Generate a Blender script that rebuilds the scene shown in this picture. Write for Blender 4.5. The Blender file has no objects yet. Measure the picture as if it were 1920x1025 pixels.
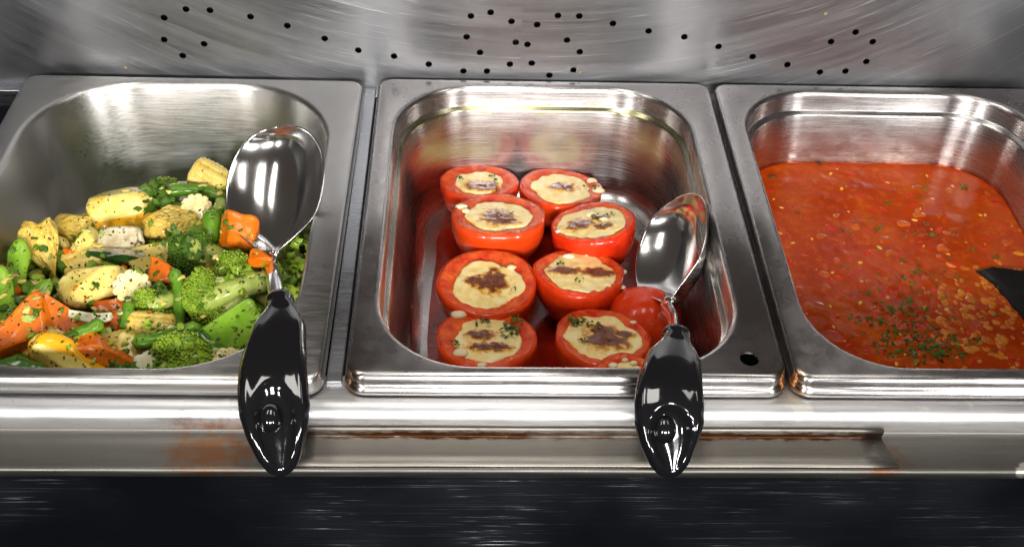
import bpy, bmesh, math, random
import numpy as np
from mathutils import Vector, Matrix, noise
random.seed(7)
S = bpy.context.scene
COL = S.collection

# ------------------------------------------------------------------ camera, world, light, exposure
CAM = Vector((-.0622021, -.4786682, .5073036))
RIGHT = Vector((.999172, -.023384, .033299)); UP = Vector((-.0093, .665463, .746373)); FWD = Vector((.039613, .746064, -.664695))
FPX = 2166.53
cd = bpy.data.cameras.new('camera'); cam = bpy.data.objects.new('camera', cd); COL.objects.link(cam)
cam.matrix_world = Matrix(((RIGHT.x, UP.x, -FWD.x, CAM.x), (RIGHT.y, UP.y, -FWD.y, CAM.y), (RIGHT.z, UP.z, -FWD.z, CAM.z), (0, 0, 0, 1)))
cd.sensor_width = 36; cd.lens = FPX / 1920 * 36; cd.clip_start = .01; cd.clip_end = 100
S.camera = cam
S.view_settings.view_transform = 'Standard'; S.view_settings.look = 'None'; S.view_settings.exposure = 0.0; S.view_settings.gamma = 1
S.render.engine = 'CYCLES'; S.cycles.use_denoising = True; S.cycles.max_bounces = 8; S.cycles.sample_clamp_indirect = 6
w = bpy.data.worlds.new('World'); S.world = w; w.use_nodes = True
_t = w.node_tree; _c = _t.nodes.new('ShaderNodeTexCoord'); _x = _t.nodes.new('ShaderNodeSeparateXYZ'); _r = _t.nodes.new('ShaderNodeValToRGB')
_t.links.new(_c.outputs['Generated'], _x.inputs[0]); _m = _t.nodes.new('ShaderNodeMapRange'); _m.inputs[1].default_value = -1; _t.links.new(_x.outputs[2], _m.inputs[0]); _t.links.new(_m.outputs[0], _r.inputs[0])
_e = _r.color_ramp.elements; _e[0].position = .40; _e[0].color = (.10, .115, .145, 1); _e[1].position = .56; _e[1].color = (1, .86, .76, 1)
_t.links.new(_r.outputs[0], _t.nodes['Background'].inputs[0]); _t.nodes['Background'].inputs[1].default_value = .065

def area(name, loc, target, sx, sy, power, col):
    l = bpy.data.lights.new(name, 'AREA'); l.shape = 'RECTANGLE'; l.size = sx; l.size_y = sy; l.energy = power; l.color = col
    o = bpy.data.objects.new(name, l); COL.objects.link(o); o.location = loc
    o.rotation_euler = (Vector(target) - Vector(loc)).to_track_quat('-Z', 'Y').to_euler()
for lx, pw in ((-.36, .95), (-.05, 1.5), (.34, .6)):
    area('serving_lamp', (lx, .02, .66), (lx * .9, .12, 0), .14 if lx == -.05 else .09, .34, pw, (1, .96, .9))
for lx, sx, pw in ((-1.18, .20, 40), (.12, .7, 62), (1.5, .20, 44)):
    area('room_lamp', (lx, -2.3, 1.02), (lx * .3, .15, 0), sx, .40, pw, (1, .97, .94))

# ------------------------------------------------------------------ helpers
def at(px, py, z):
    d = RIGHT * ((px - 960) / FPX) - UP * ((py - 512.5) / FPX) + FWD
    return CAM + d * ((z - CAM.z) / d.z)
def wall_at(px, py, Y):
    d = RIGHT * ((px - 960) / FPX) - UP * ((py - 512.5) / FPX) + FWD
    return CAM + d * ((Y - CAM.y) / d.y)

def mesh(name, V, F, mats, parent=None, smooth=True, fm=None, label=None, cat=None, group=None, kind=None, sub=0):
    me = bpy.data.meshes.new(name); me.from_pydata([tuple(v) for v in V], [], F)
    if not isinstance(mats, (list, tuple)): mats = [mats]
    for m in mats: me.materials.append(m)
    if fm is not None:
        for p, i in zip(me.polygons, fm): p.material_index = i
    me.polygons.foreach_set('use_smooth', [smooth] * len(me.polygons)); me.update()
    o = bpy.data.objects.new(name, me); COL.objects.link(o)
    if parent: o.parent = parent
    if sub:
        s = o.modifiers.new('sub', 'SUBSURF'); s.levels = s.render_levels = sub
    tag(o, label, cat, group, kind)
    return o
def tag(o, label=None, cat=None, group=None, kind=None):
    for k, v in (('label', label), ('category', cat), ('group', group), ('kind', kind)):
        if v: o[k] = v
def empty(name, loc, label, cat, group=None):
    o = bpy.data.objects.new(name, None); o.empty_display_size = .01; COL.objects.link(o); o.location = loc; tag(o, label, cat, group); return o

# ------------------------------------------------------------------ materials
class NT:
    def __init__(s, name):
        s.m = bpy.data.materials.new(name); s.m.use_nodes = True; s.t = s.m.node_tree; s.b = s.t.nodes['Principled BSDF']; s.n = s.t.nodes
    def link(s, a, b): s.t.links.new(a, b)
    def new(s, typ, **kw):
        n = s.n.new(typ)
        for k, v in kw.items(): setattr(n, k, v)
        return n
    def set(s, **kw):
        for k, v in kw.items():
            k = k.replace('_', ' ')
            s.b.inputs[k].default_value = v
        return s
    def coord(s, kind='Object', scale=(1, 1, 1)):
        c = s.new('ShaderNodeTexCoord'); m = s.new('ShaderNodeMapping'); m.inputs['Scale'].default_value = scale
        s.link(c.outputs[kind], m.inputs[0]); return m.outputs[0]
    def noise(s, vec, scale, detail=3, rough=.5, dist=0):
        n = s.new('ShaderNodeTexNoise'); n.inputs['Scale'].default_value = scale; n.inputs['Detail'].default_value = detail
        n.inputs['Roughness'].default_value = rough; n.inputs['Distortion'].default_value = dist
        s.link(vec, n.inputs['Vector']); return n.outputs['Fac']
    def ramp(s, fac, stops):
        r = s.new('ShaderNodeValToRGB'); e = r.color_ramp.elements
        while len(e) < len(stops): e.new(.5)
        for i, (p, c) in enumerate(stops):
            e[i].position = p; e[i].color = (*c, 1) if len(c) == 3 else c
        s.link(fac, r.inputs[0]); return r.outputs[0]
    def rng(s, fac, a, b, c, d):
        r = s.new('ShaderNodeMapRange'); r.inputs[1].default_value = a; r.inputs[2].default_value = b; r.inputs[3].default_value = c; r.inputs[4].default_value = d
        s.link(fac, r.inputs[0]); return r.outputs[0]
    def mix(s, fac, a, b):
        m = s.new('ShaderNodeMix', data_type='RGBA')
        for sock, v in ((m.inputs[0], fac), (m.inputs[6], a), (m.inputs[7], b)):
            if isinstance(v, (tuple, float, int)): sock.default_value = (*v, 1) if isinstance(v, tuple) and len(v) == 3 else v
            else: s.link(v, sock)
        return m.outputs[2]
    def math(s, op, a, b=None, clamp=False):
        m = s.new('ShaderNodeMath', operation=op); m.use_clamp = clamp
        for i, v in enumerate((a, b)):
            if v is None: continue
            if isinstance(v, (int, float)): m.inputs[i].default_value = v
            else: s.link(v, m.inputs[i])
        return m.outputs[0]
    def xyz(s, kind='Object'):
        c = s.new('ShaderNodeTexCoord'); x = s.new('ShaderNodeSeparateXYZ'); s.link(c.outputs[kind], x.inputs[0]); return x.outputs
    def bump(s, h, strength=.3, dist=.001, prev=None):
        b = s.new('ShaderNodeBump'); b.inputs['Strength'].default_value = strength; b.inputs['Distance'].default_value = dist
        s.link(h, b.inputs['Height'])
        if prev is not None: s.link(prev, b.inputs['Normal'])
        s.link(b.outputs[0], s.b.inputs['Normal']); return b.outputs[0]
    def col(s, c): s.link(c, s.b.inputs['Base Color']) if not isinstance(c, tuple) else s.set(Base_Color=(*c, 1)); return s
    def rough(s, c): s.link(c, s.b.inputs['Roughness'])

def steel(name, base=(.52, .51, .50), r0=.2, r1=.38, brush=(4, 240, 240), bs=.12, aniso=0, smudge=1.0, stain=None):
    n = NT(name); n.set(Metallic=1.0)
    v = n.coord('Object'); vb = n.coord('Object', brush)
    big = n.noise(v, 14 * smudge, 4, .6); fine = n.noise(vb, 6, 3, .7); specks = n.noise(v, 500, 2)
    c = n.mix(n.rng(big, .35, .7, 0, 1), tuple(x * .93 for x in base), base)
    c = n.mix(n.rng(specks, .69, .74, 0, .5), c, tuple(x * .45 for x in base))
    if stain: c = stain(n, c)
    n.col(c)
    n.rough(n.math('ADD', n.rng(big, .3, .75, r0 + .3 * (r1 - r0), r1), n.rng(fine, .4, .8, -.05, .12)))
    n.bump(fine, bs, .0004)
    if aniso:
        n.b.inputs['Anisotropic'].default_value = aniso; n.b.inputs['Anisotropic Rotation'].default_value = .25
        t = n.new('ShaderNodeTangent', direction_type='RADIAL', axis='Z'); n.link(t.outputs[0], n.b.inputs['Tangent'])
    return n.m

M = {}
def corner_tint(n, c):      # heat tint on the front corners of the pan
    x, y, z = n.xyz(); ax = n.math('SUBTRACT', .1335, n.math('ABSOLUTE', x)); v = n.coord()
    d = n.math('SQRT', n.math('ADD', n.math('MULTIPLY', ax, ax), n.math('MULTIPLY', y, y)))
    d = n.math('ADD', d, n.rng(n.noise(v, 160, 3), .3, .7, -.003, .003))
    return n.mix(n.rng(d, .004, .0085, .8, 0), c, (.36, .19, .07))
def residue(n, c):      # yellow oil line left on the stacking step
    c = corner_tint(n, c)
    z = n.xyz()[2]; v = n.coord(); nz = n.noise(v, 60, 3)
    zz = n.math('ADD', z, n.rng(nz, .3, .7, -.0016, .0016))
    m = n.math('MULTIPLY', n.rng(zz, -.0215, -.0195, 0, 1), n.rng(zz, -.0165, -.0145, 1, 0))
    m = n.math('MULTIPLY', m, n.rng(n.xyz()[1], .20, .29, .12, .8))
    return n.mix(n.math('MULTIPLY', m, n.rng(n.noise(v, 20, 2), .3, .6, .4, .95)), c, (.34, .30, .04))
def splash(n, c):       # dried soup spatter above the soup line
    c = corner_tint(n, c)
    z = n.xyz()[2]; v = n.coord(); nz = n.noise(v, 260, 4, .7)
    band = n.math('MULTIPLY', n.rng(z, -.067, -.060, 1, .8), n.rng(z, -.052, -.044, 1, 0))
    c = n.mix(n.math('MULTIPLY', band, n.rng(nz, .5, .6, 0, .6)), c, (.55, .36, .2))
    line = n.rng(n.math('ADD', z, n.rng(nz, .3, .7, -.001, .001)), -.064, -.0605, 1, 0)
    return n.mix(n.math('MULTIPLY', line, .85), c, (.30, .06, .01))
M['pan1'] = steel('pan_steel_scratched', (.54, .53, .51), .27, .38, (6, 60, 240), .10, aniso=.65)
M['pan2'] = steel('pan_steel', (.50, .475, .465), .20, .31, (4, 4, 260), .08, aniso=.75, stain=residue)
M['pan3'] = steel('pan_steel_splashed', (.50, .475, .465), .20, .31, (4, 4, 260), .08, aniso=.75, stain=splash)
M['bar'] = steel('bar_steel', (.6, .62, .66), .2, .4)
n = NT('polished_steel'); n.set(Metallic=1.0, Base_Color=(.68, .67, .66, 1)); n.rough(n.rng(n.noise(n.coord(), 30, 3), .35, .7, .11, .17)); M['spoon'] = n.m
def rust_line(n, c):
    x, y, z = n.xyz(); v = n.coord('Object', (1, 3, 3)); nz = n.noise(v, 90, 4, .7); n2 = n.noise(v, 22, 4, .6)
    zz = n.math('ADD', z, n.rng(nz, .3, .7, -.0025, .0025))
    yy = n.math('ADD', y, n.rng(nz, .3, .7, -.0012, .0012))
    m = n.math('MULTIPLY', n.rng(yy, -.0228, -.0214, 0, 1), n.rng(zz, -.0300, -.0275, 1, 0))
    m = n.math('MULTIPLY', m, n.rng(n2, .3, .5, .5, 1))
    c = n.mix(m, c, (.045, .016, .006))
    return n.mix(n.math('MULTIPLY', n.rng(n2, .55, .7, 0, .12), 1), c, (.3, .2, .1))
def rail_spots(n, c):
    v = n.coord('Object', (1, 1, 1)); a = n.noise(v, 45, 3, .5); b = n.noise(v, 700, 3)
    c = n.mix(n.rng(a, .68, .72, 0, .75), c, (.75, .74, .66))
    x, y, z = n.xyz()
    # rust blooms beside the ends of the splice plate
    def bloom(cx, cy, rx, ry):
        dx = n.math('DIVIDE', n.math('SUBTRACT', x, cx), rx); dy = n.math('DIVIDE', n.math('SUBTRACT', y, cy), ry)
        d = n.math('SQRT', n.math('ADD', n.math('MULTIPLY', dx, dx), n.math('MULTIPLY', dy, dy)))
        d = n.math('ADD', d, n.rng(n.noise(v, 110, 5, .7), .3, .7, -.55, .55))
        return n.rng(d, .30, 1.15, .75, 0)
    for q in BLOOMS: c = n.mix(bloom(*q), c, (.19, .075, .022))
    return c
BLOOMS = [(-.213, -.033, .030, .016), (.190, -.037, .016, .013)]
M['counter'] = steel('counter_steel', (.60, .60, .61), .36, .5, (3, 200, 200), .25, stain=rail_spots)
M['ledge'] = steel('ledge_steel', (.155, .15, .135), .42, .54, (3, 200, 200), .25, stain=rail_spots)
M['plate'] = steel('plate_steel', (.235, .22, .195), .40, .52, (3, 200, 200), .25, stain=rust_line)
def scr(n, c): return c
# front panel : glossy dark-reflecting steel with dense horizontal hairlines
n = NT('front_panel_steel'); n.set(Metallic=1.0)
v1 = n.coord('Object', (14, 1, 420)); v2 = n.coord('Object', (5, 1, 900)); v3 = n.coord('Object', (2.2, 1, 2.2))
f1 = n.noise(v1, 1, 3, .7, .2); f2 = n.noise(v2, 1, 2, .7)
hair = n.math('MAXIMUM', n.rng(f1, .59, .76, 0, 1), n.rng(f2, .60, .77, 0, .6))
hair = n.math('MULTIPLY', hair, n.rng(n.noise(v3, 3.2, 4, .6), .44, .64, .05, 1))
n.col(n.mix(hair, (.35, .38, .43), (.75, .78, .82))); n.rough(n.math('ADD', n.rng(hair, 0, 1, .2, .7), n.rng(n.noise(v3, 3, 3), .4, .65, 0, .12)))
n.bump(hair, .5, .0006); M['front'] = n.m
# wall: curved wiping scratches about a centre above the counter
n = NT('wall_steel'); n.set(Metallic=1.0)
x, y, z = n.xyz()
dx = n.math('ADD', x, .02); dz = n.math('SUBTRACT', z, .62)
r = n.math('SQRT', n.math('ADD', n.math('MULTIPLY', dx, dx), n.math('MULTIPLY', n.math('MULTIPLY', dz, dz), 1)))
a = n.math('ARCTAN2', dx, dz)
def polar(rs, as_, off):
    c = n.new('ShaderNodeCombineXYZ'); n.link(n.math('MULTIPLY', r, rs), c.inputs[0]); n.link(n.math('MULTIPLY', a, as_), c.inputs[1]); c.inputs[2].default_value = off
    return c.outputs[0]
s1 = n.noise(polar(420, 5, 0), 1, 3, .7, .3); s2 = n.noise(polar(900, 9, 4), 1, 2, .7); s3 = n.noise(polar(120, 3, 9), 1, 4, .6)
vb = n.coord('Object'); big = n.noise(vb, 6, 4, .6); dust = n.noise(vb, 420, 2)
sc = n.math('MAXIMUM', n.rng(s1, .60, .74, 0, 1), n.rng(s2, .62, .76, 0, .8))
sc = n.math('MULTIPLY', sc, n.rng(n.noise(vb, 9, 2), .36, .56, .15, 1))
c = n.mix(n.rng(big, .35, .7, 0, 1), (.15, .153, .16), (.25, .253, .262))
c = n.mix(n.rng(s3, .45, .75, 0, .18), c, (.30, .29, .285))
c = n.mix(n.math('MULTIPLY', sc, .25), c, (.88, .9, .92)); c = n.mix(n.rng(dust, .70, .73, 0, .4), c, (.2, .19, .17))
n.col(c); n.rough(n.math('ADD', n.rng(s3, .3, .75, .33, .45), n.math('MULTIPLY', sc, .12))); n.bump(n.math('ADD', s1, n.math('MULTIPLY', sc, .6)), .16, .0005)
n.b.inputs['Anisotropic'].default_value = .75; n.b.inputs['Anisotropic Rotation'].default_value = .25
tg = n.new('ShaderNodeTangent', direction_type='RADIAL', axis='Z'); n.link(tg.outputs[0], n.b.inputs['Tangent'])
M['wall'] = n.m
M['dark'] = NT('dark_recess').set(Base_Color=(.012, .010, .009, 1), Roughness=.7).m
n = NT('black_plastic'); n.set(Base_Color=(.006, .006, .007, 1), Roughness=.13)
n.b.inputs['Coat Weight'].default_value = .4; n.bump(n.noise(n.coord(), 140, 2), .04, .0004); n.rough(n.rng(n.noise(n.coord(), 70, 4, .7), .4, .7, .06, .15)); M['plastic'] = n.m

M['matte'] = NT('matte_black_plastic').set(Base_Color=(.006, .006, .006, 1), Roughness=.6).m; M['matte'].node_tree.nodes['Principled BSDF'].inputs['Specular IOR Level'].default_value = .2
def food(name, c0, c1, scale=90, rough=.34, bump=.3, bscale=260, sss=.10, c2=None, spots=None, coat=.35, bd=.0009):
    n = NT(name); v = n.coord('Object'); f = n.noise(v, scale, 4, .6)
    stops = [(.3, c0), (.62, c1)] + ([(.75, c2)] if c2 else [])
    c = n.ramp(f, stops)
    if spots:
        c = n.mix(n.rng(n.noise(v, spots[1], 3, .6), .64, .70, 0, spots[2]), c, spots[0])
    n.col(c)
    g = n.noise(v, bscale, 4, .6); n.bump(g, bump, bd)
    n.rough(n.rng(n.noise(v, 90, 3), .35, .65, rough * .7, rough * 1.4))
    n.b.inputs['Specular IOR Level'].default_value = .2; n.b.inputs['Subsurface Weight'].default_value = sss; n.b.inputs['Subsurface Radius'].default_value = (1, .5, .25); n.b.inputs['Subsurface Scale'].default_value = .003
    n.b.inputs['Coat Weight'].default_value = coat; n.b.inputs['Coat Roughness'].default_value = .05
    return n.m
M['tskin'] = food('tomato_skin', (.46, .008, .002), (.72, .028, .004), 45, .28, .6, 110, .10, coat=.4)
_n = M['tskin'].node_tree; _p = _n.nodes['Principled BSDF']; _l = _p.inputs['Base Color'].links[0].from_socket; _o = _n.nodes.new('ShaderNodeObjectInfo'); _m = _n.nodes.new('ShaderNodeMix'); _m.data_type = 'RGBA'; _k = _n.nodes.new('ShaderNodeMath'); _k.operation = 'MULTIPLY'; _k.inputs[1].default_value = .55
_n.links.new(_o.outputs['Random'], _k.inputs[0]); _n.links.new(_k.outputs[0], _m.inputs[0]); _n.links.new(_l, _m.inputs[6]); _m.inputs[7].default_value = (.78, .085, .008, 1); _n.links.new(_m.outputs[2], _p.inputs['Base Color'])
M['tflesh'] = food('tomato_flesh', (.56, .020, .006), (.80, .12, .02), 110, .34, 1.0, 330, .10, c2=(.86, .20, .035), coat=.12, bd=.0016)
n = NT('cheese_filling'); v = n.coord(); f = n.noise(v, 120, 4, .6)
c = n.ramp(f, [(.3, (.84, .56, .15)), (.5, (.90, .70, .28)), (.7, (.93, .80, .46))])
ab = n.new('ShaderNodeAttribute', attribute_name='browning'); br = ab.outputs['Fac']
c = n.mix(n.rng(br, .08, .55, 0, 1), c, (.66, .30, .025)); c = n.mix(n.rng(br, .5, .95, 0, 1), c, (.14, .028, .005))
n.col(c); n.bump(n.noise(v, 200, 4, .6), .18, .0008); n.set(Roughness=.34); n.b.inputs['Coat Weight'].default_value = .12
n.b.inputs['Subsurface Weight'].default_value = .15; n.b.inputs['Subsurface Scale'].default_value = .003; M['cheese'] = n.m
M['drip'] = food('cheese_drip', (.80, .60, .32), (.88, .76, .52), 100, .25, .3)
n = NT('tomato_juice'); v = n.coord(); n.col(n.ramp(n.noise(v, 40, 4), [(.3, (.16, .005, .001)), (.7, (.34, .014, .003))])); n.set(Roughness=.16); n.link(n.rng(n.noise(v, 22, 4), .35, .55, .75, 1), n.b.inputs['Alpha']); M['juice'] = n.m  # red of the reflected tomatoes, put into the sheet's colour
M['brown'] = food('browned_crust', (.06, .012, .003), (.24, .055, .008), 200, .3, 1.0, 420, 0, c2=(.36, .13, .03), bd=.0015)
M['carrot'] = food('carrot_orange', (.58, .10, .002), (.76, .18, .004), 60, .34, .6, 220, .08, c2=(.82, .27, .012), spots=((.10, .03, .008), 190, .7))
M['squash'] = food('squash_flesh', (.64, .46, .07), (.80, .66, .20), 70, .36, .8, 180, .10, c2=(.87, .77, .36), spots=((.12, .06, .02), 210, .8))
M['squashskin'] = food('squash_skin', (.72, .34, .008), (.82, .43, .015), 40, .25, .15, 90, .1, spots=((.2, .07, .02), 160, .6))
M['corn'] = food('baby_corn', (.60, .40, .05), (.82, .65, .18), 60, .32, .3, 300, .12, c2=(.84, .70, .30), spots=((.13, .06, .02), 200, .75))
M['char'] = food('baby_corn_roasted', (.56, .34, .03), (.80, .61, .14), 60, .32, .3, 300, .12, spots=((.09, .045, .02), 160, .85))
_n = M['char'].node_tree; _v = _n.nodes.new('ShaderNodeTexVoronoi'); _v.inputs['Scale'].default_value = 300; _tc = _n.nodes.new('ShaderNodeTexCoord'); _mp = _n.nodes.new('ShaderNodeMapping'); _mp.inputs['Scale'].default_value = (.8, 1.1, 1); _n.links.new(_tc.outputs['Object'], _mp.inputs[0]); _n.links.new(_mp.outputs[0], _v.inputs['Vector'])
_b = _n.nodes.new('ShaderNodeBump'); _b.invert = True; _b.inputs['Strength'].default_value = .9; _b.inputs['Distance'].default_value = .0016; _n.links.new(_v.outputs['Distance'], _b.inputs['Height'])
_p = _n.nodes['Principled BSDF']; _n.links.new(_p.inputs['Normal'].links[0].from_socket, _b.inputs['Normal']); _n.links.new(_b.outputs[0], _p.inputs['Normal'])
M['cornface'] = food('baby_corn_cut_face', (.76, .60, .22), (.86, .75, .40), 90, .3, .5, 300, .15)
M['bean'] = food('green_bean', (.055, .15, .008), (.13, .27, .018), 60, .26, .4, 200, .06, coat=.25)
M['pod'] = food('pea_pod', (.13, .28, .015), (.24, .42, .03), 50, .28, .4, 160, .08, coat=.2)
M['darkbean'] = food('dark_pod', (.035, .11, .014), (.07, .20, .02), 60, .22, .2, 200, .05, coat=.5)
M['pepper'] = food('green_pepper', (.12, .27, .008), (.21, .38, .02), 60, .3, .6, 140, .10, coat=.2)
M['broc'] = food('broccoli_buds', (.035, .09, .006), (.09, .19, .012), 90, .4, .7, 500, .03, c2=(.24, .28, .03), coat=.1)
M['brocl'] = food('broccoli_light_buds', (.13, .23, .012), (.29, .43, .03), 70, .38, .7, 500, .05, c2=(.52, .48, .06), coat=.2)
M['stem'] = food('broccoli_stem', (.26, .34, .05), (.44, .50, .13), 70, .32, .6, 200, .10, c2=(.58, .60, .24), spots=((.08, .09, .02), 160, .7))
M['zuskin'] = food('zucchini_skin', (.012, .045, .008), (.04, .13, .02), 80, .22, .2, 200, .02, coat=.5)
M['zuflesh'] = food('zucchini_flesh', (.30, .22, .12), (.60, .54, .34), 120, .3, .5, 200, .12, c2=(.70, .66, .48), spots=((.12, .05, .02), 130, .9))
M['onion'] = food('onion_flesh', (.66, .62, .36), (.80, .78, .55), 80, .22, .2, 120, .25)
M['herb'] = food('chopped_parsley', (.02, .055, .005), (.075, .15, .012), 200, .4, .3, 300, 0, coat=.1)
M['dherb'] = food('dried_herb', (.035, .018, .006), (.10, .06, .015), 300, .5, .3, 300, 0, coat=0)
M['crumb'] = food('dried_crumb', (.16, .12, .06), (.30, .24, .13), 200, .6, .5, 300, 0, coat=0)
M['grain'] = food('cooked_grain', (.46, .09, .004), (.62, .20, .015), 90, .25, .3, 200, .15)
M['dice'] = food('diced_vegetable', (.38, .04, .002), (.48, .09, .005), 60, .25, .3, 160, .1)
M['rpep'] = food('red_pepper_bit', (.42, .010, .002), (.54, .028, .004), 60, .35, .2, 160, .1, coat=.1)
M['ypep'] = food('yellow_pepper_bit', (.66, .26, .02), (.76, .40, .03), 60, .25, .2, 160, .1)
n = NT('tomato_soup'); v = n.coord()
f = n.noise(v, 16, 5, .65); g = n.noise(v, 160, 4, .6)
c = n.ramp(f, [(.3, (.27, .018, .001)), (.52, (.38, .040, .001)), (.72, (.45, .078, .002))])
c = n.mix(n.rng(g, .52, .72, 0, .35), c, (.60, .15, .010)); c = n.mix(n.rng(n.noise(v, 75, 3), .62, .7, 0, .55), c, (.58, .03, .008))
n.col(c); n.set(Roughness=.12); n.b.inputs['Specular IOR Level'].default_value = .28; n.bump(n.math('ADD', n.noise(v, 38, 2), n.math('MULTIPLY', n.noise(v, 110, 2), .35)), .35, .0036)
n.b.inputs['Subsurface Weight'].default_value = .1; n.b.inputs['Subsurface Scale'].default_value = .004; M['soup'] = n.m

# ------------------------------------------------------------------ pans
def ring(x0, x1, y0, y1, r, z, nc=12, ns=10):
    pts = []
    for k, (cx, cy, a0) in enumerate(((x1 - r, y0 + r, -90), (x1 - r, y1 - r, 0), (x0 + r, y1 - r, 90), (x0 + r, y0 + r, 180))):
        for i in range(nc + 1):
            a = math.radians(a0 + 90 * i / nc); pts.append((cx + r * math.cos(a), cy + r * math.sin(a), z))
        nx = ((x1 - r, y1 - r, 0), (x0 + r, y1 - r, 90), (x0 + r, y0 + r, 180), (x1 - r, y0 + r, -90))[k]
        a = math.radians(nx[2]); q = Vector((nx[0] + r * math.cos(a), nx[1] + r * math.sin(a), z)); p = Vector(pts[-1])
        for i in range(1, ns): pts.append(tuple(p.lerp(q, i / ns)))
    return pts
def make_pan(mat, label, op, step=True, bead=True, kx=.42, hole=None):
    X, D = .1325, .325
    R = []
    if bead: prof = ((.0055, -.0135), (.0064, -.0120), (.0060, -.0095), (.0044, -.0078), (.0030, -.0066), (.0031, -.0048), (.0022, -.0018), (.0008, -.0004))
    else: prof = ((.0030, -.0120), (.0034, -.0080), (.0030, -.0035), (.0020, -.0012), (.0008, -.0003))
    for d, z in prof: R.append(ring(-X - d * kx, X + d * kx, -d, D + d * .5, .010 + d * .5, z))
    R.append(ring(-X + .0015, X - .0015, .0010, D - .0012, .0095, 0))
    x0, x1, y0, y1, r = op
    inn = [(.0030, 0), (.0012, -.0004), (0, -.0014), (-.0012, -.0040)]
    if step: inn += [(-.0016, -.0160), (-.0024, -.0172), (-.0050, -.0184), (-.0058, -.0200)]
    inn += [(-.0075, -.050), (-.0105, -.084), (-.0125, -.0930), (-.017, -.0980), (-.024, -.1), (-.045, -.1003), (-.08, -.1005)]
    for d, z in inn: R.append(ring(x0 - d, x1 + d, y0 - d * .7, y1 + d, max(r + d * .7, .012), z))
    V = [p for q in R for p in q]; N = len(R[0]); F = []
    for i in range(len(R) - 1):
        for j in range(N):
            k = (j + 1) % N; F.append((i * N + j, i * N + k, (i + 1) * N + k, (i + 1) * N + j))
    F.append(tuple(range((len(R) - 1) * N, len(R) * N)))
    bm = bmesh.new(); vs = [bm.verts.new(v) for v in V]
    for f in F: bm.faces.new([vs[i] for i in f])
    if hole:
        hx, hy, hr = hole; bm.faces.ensure_lookup_table()
        kill = [f for f in bm.faces if all(abs(v.co.z) < 1e-6 for v in f.verts) and
                (min((v.co.x for v in f.verts)) - hr * 1.3 < hx < max((v.co.x for v in f.verts)) + hr * 1.3) and
                (min((v.co.y for v in f.verts)) - hr * 1.3 < hy < max((v.co.y for v in f.verts)) + hr * 1.3)]
        ed = {}
        for f in kill:
            for e in f.edges: ed[e] = ed.get(e, 0) + 1
        bd = [e for e, c in ed.items() if c == 1]
        bmesh.ops.delete(bm, geom=kill, context='FACES_ONLY')
        cv = [bm.verts.new((hx + hr * math.cos(a), hy + hr * math.sin(a), 0)) for a in [i * math.tau / 24 for i in range(24)]]
        ce = [bm.edges.new((cv[i], cv[(i + 1) % 24])) for i in range(24)]
        rf = bmesh.ops.triangle_fill(bm, use_beauty=True, use_dissolve=False, edges=[e for e in bd if e.is_valid] + ce, normal=(0, 0, 1))
        flat = [g for g in rf['geom'] if isinstance(g, bmesh.types.BMFace)]
        lv = [bm.verts.new(v.co + Vector((0, 0, -.0012))) for v in cv]
        for i in range(24): flat.append(bm.faces.new((cv[i], cv[(i + 1) % 24], lv[(i + 1) % 24], lv[i])))
    bmesh.ops.recalc_face_normals(bm, faces=bm.faces)
    for f in bm.faces: f.smooth = True
    if hole:
        for f in flat: f.smooth = False
    me = bpy.data.meshes.new('food_pan'); bm.to_mesh(me); bm.free(); me.materials.append(mat)
    o = bpy.data.objects.new('food_pan', me); COL.objects.link(o)
    sd = o.modifiers.new('thick', 'SOLIDIFY'); sd.thickness = .0008; sd.offset = 0
    tag(o, label, 'food pan', 'steel food pans set side by side in the counter'); return o

hp = at(1405, 673, 0)
pan2 = make_pan(M['pan2'], 'middle steel food pan holding the stuffed tomato halves, with a small hole in its rim', (-.1185, .1120, .0062, .3165, .062), hole=(hp.x, hp.y, .0062))
pan1 = make_pan(M['pan1'], 'scratched steel food pan holding the mixed vegetables', (-.1165, .1130, .0070, .3180, .078), step=False, bead=False)
pan1.location = (-.2820, -.0035, 0); pan1.rotation_euler.z = math.radians(-.35)
pan3 = make_pan(M['pan3'], 'steel food pan filled with red tomato soup', (-.1175, .1160, .0072, .3165, .058))
pan3.location = (.2722, .0, 0)

# ------------------------------------------------------------------ counter, wall
def extrude(name, prof, x0, x1, mat, nx=2, **kw):
    V = []; F = []; n = len(prof)
    for i in range(nx):
        x = x0 + (x1 - x0) * i / (nx - 1)
        V += [(x, y, z) for y, z in prof]
    for i in range(nx - 1):
        for j in range(n - 1): F.append((i * n + j, (i + 1) * n + j, (i + 1) * n + j + 1, i * n + j + 1))
    return mesh(name, V, F, mat, **kw)
def arc(cy, cz, r, a0, a1, n): return [(cy + r * math.cos(math.radians(a0 + (a1 - a0) * i / n)), cz + r * math.sin(math.radians(a0 + (a1 - a0) * i / n))) for i in range(n + 1)]
rail = [(.012, -.030), (.012, -.0150), (.010, -.0145)] + arc(-.0085, -.0245, .0100, 90, 172, 9) + [(-.0195, -.0285), (-.0190, -.0292), (-.0165, -.0296), (-.0155, -.0320)]
rail += [(-.0160, -.0348), (-.030, -.0350), (-.0415, -.0351)] + arc(-.0428, -.0377, .0025, 88, 178, 6) + [(-.0453, -.0410), (-.0451, -.0415)]
ct = extrude('counter_top', rail, -.80, .80, [M['counter'], M['ledge']], smooth=True, kind='structure')
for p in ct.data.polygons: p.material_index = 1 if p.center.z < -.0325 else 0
ct['label'] = 'rounded steel rail and ledge along the front of the serving counter'
extrude('front_panel', [(-.0452, -.0395), (-.0447, -.045), (-.0420, -.34)], -.80, .80, M['front'], kind='structure', smooth=False)
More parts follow.
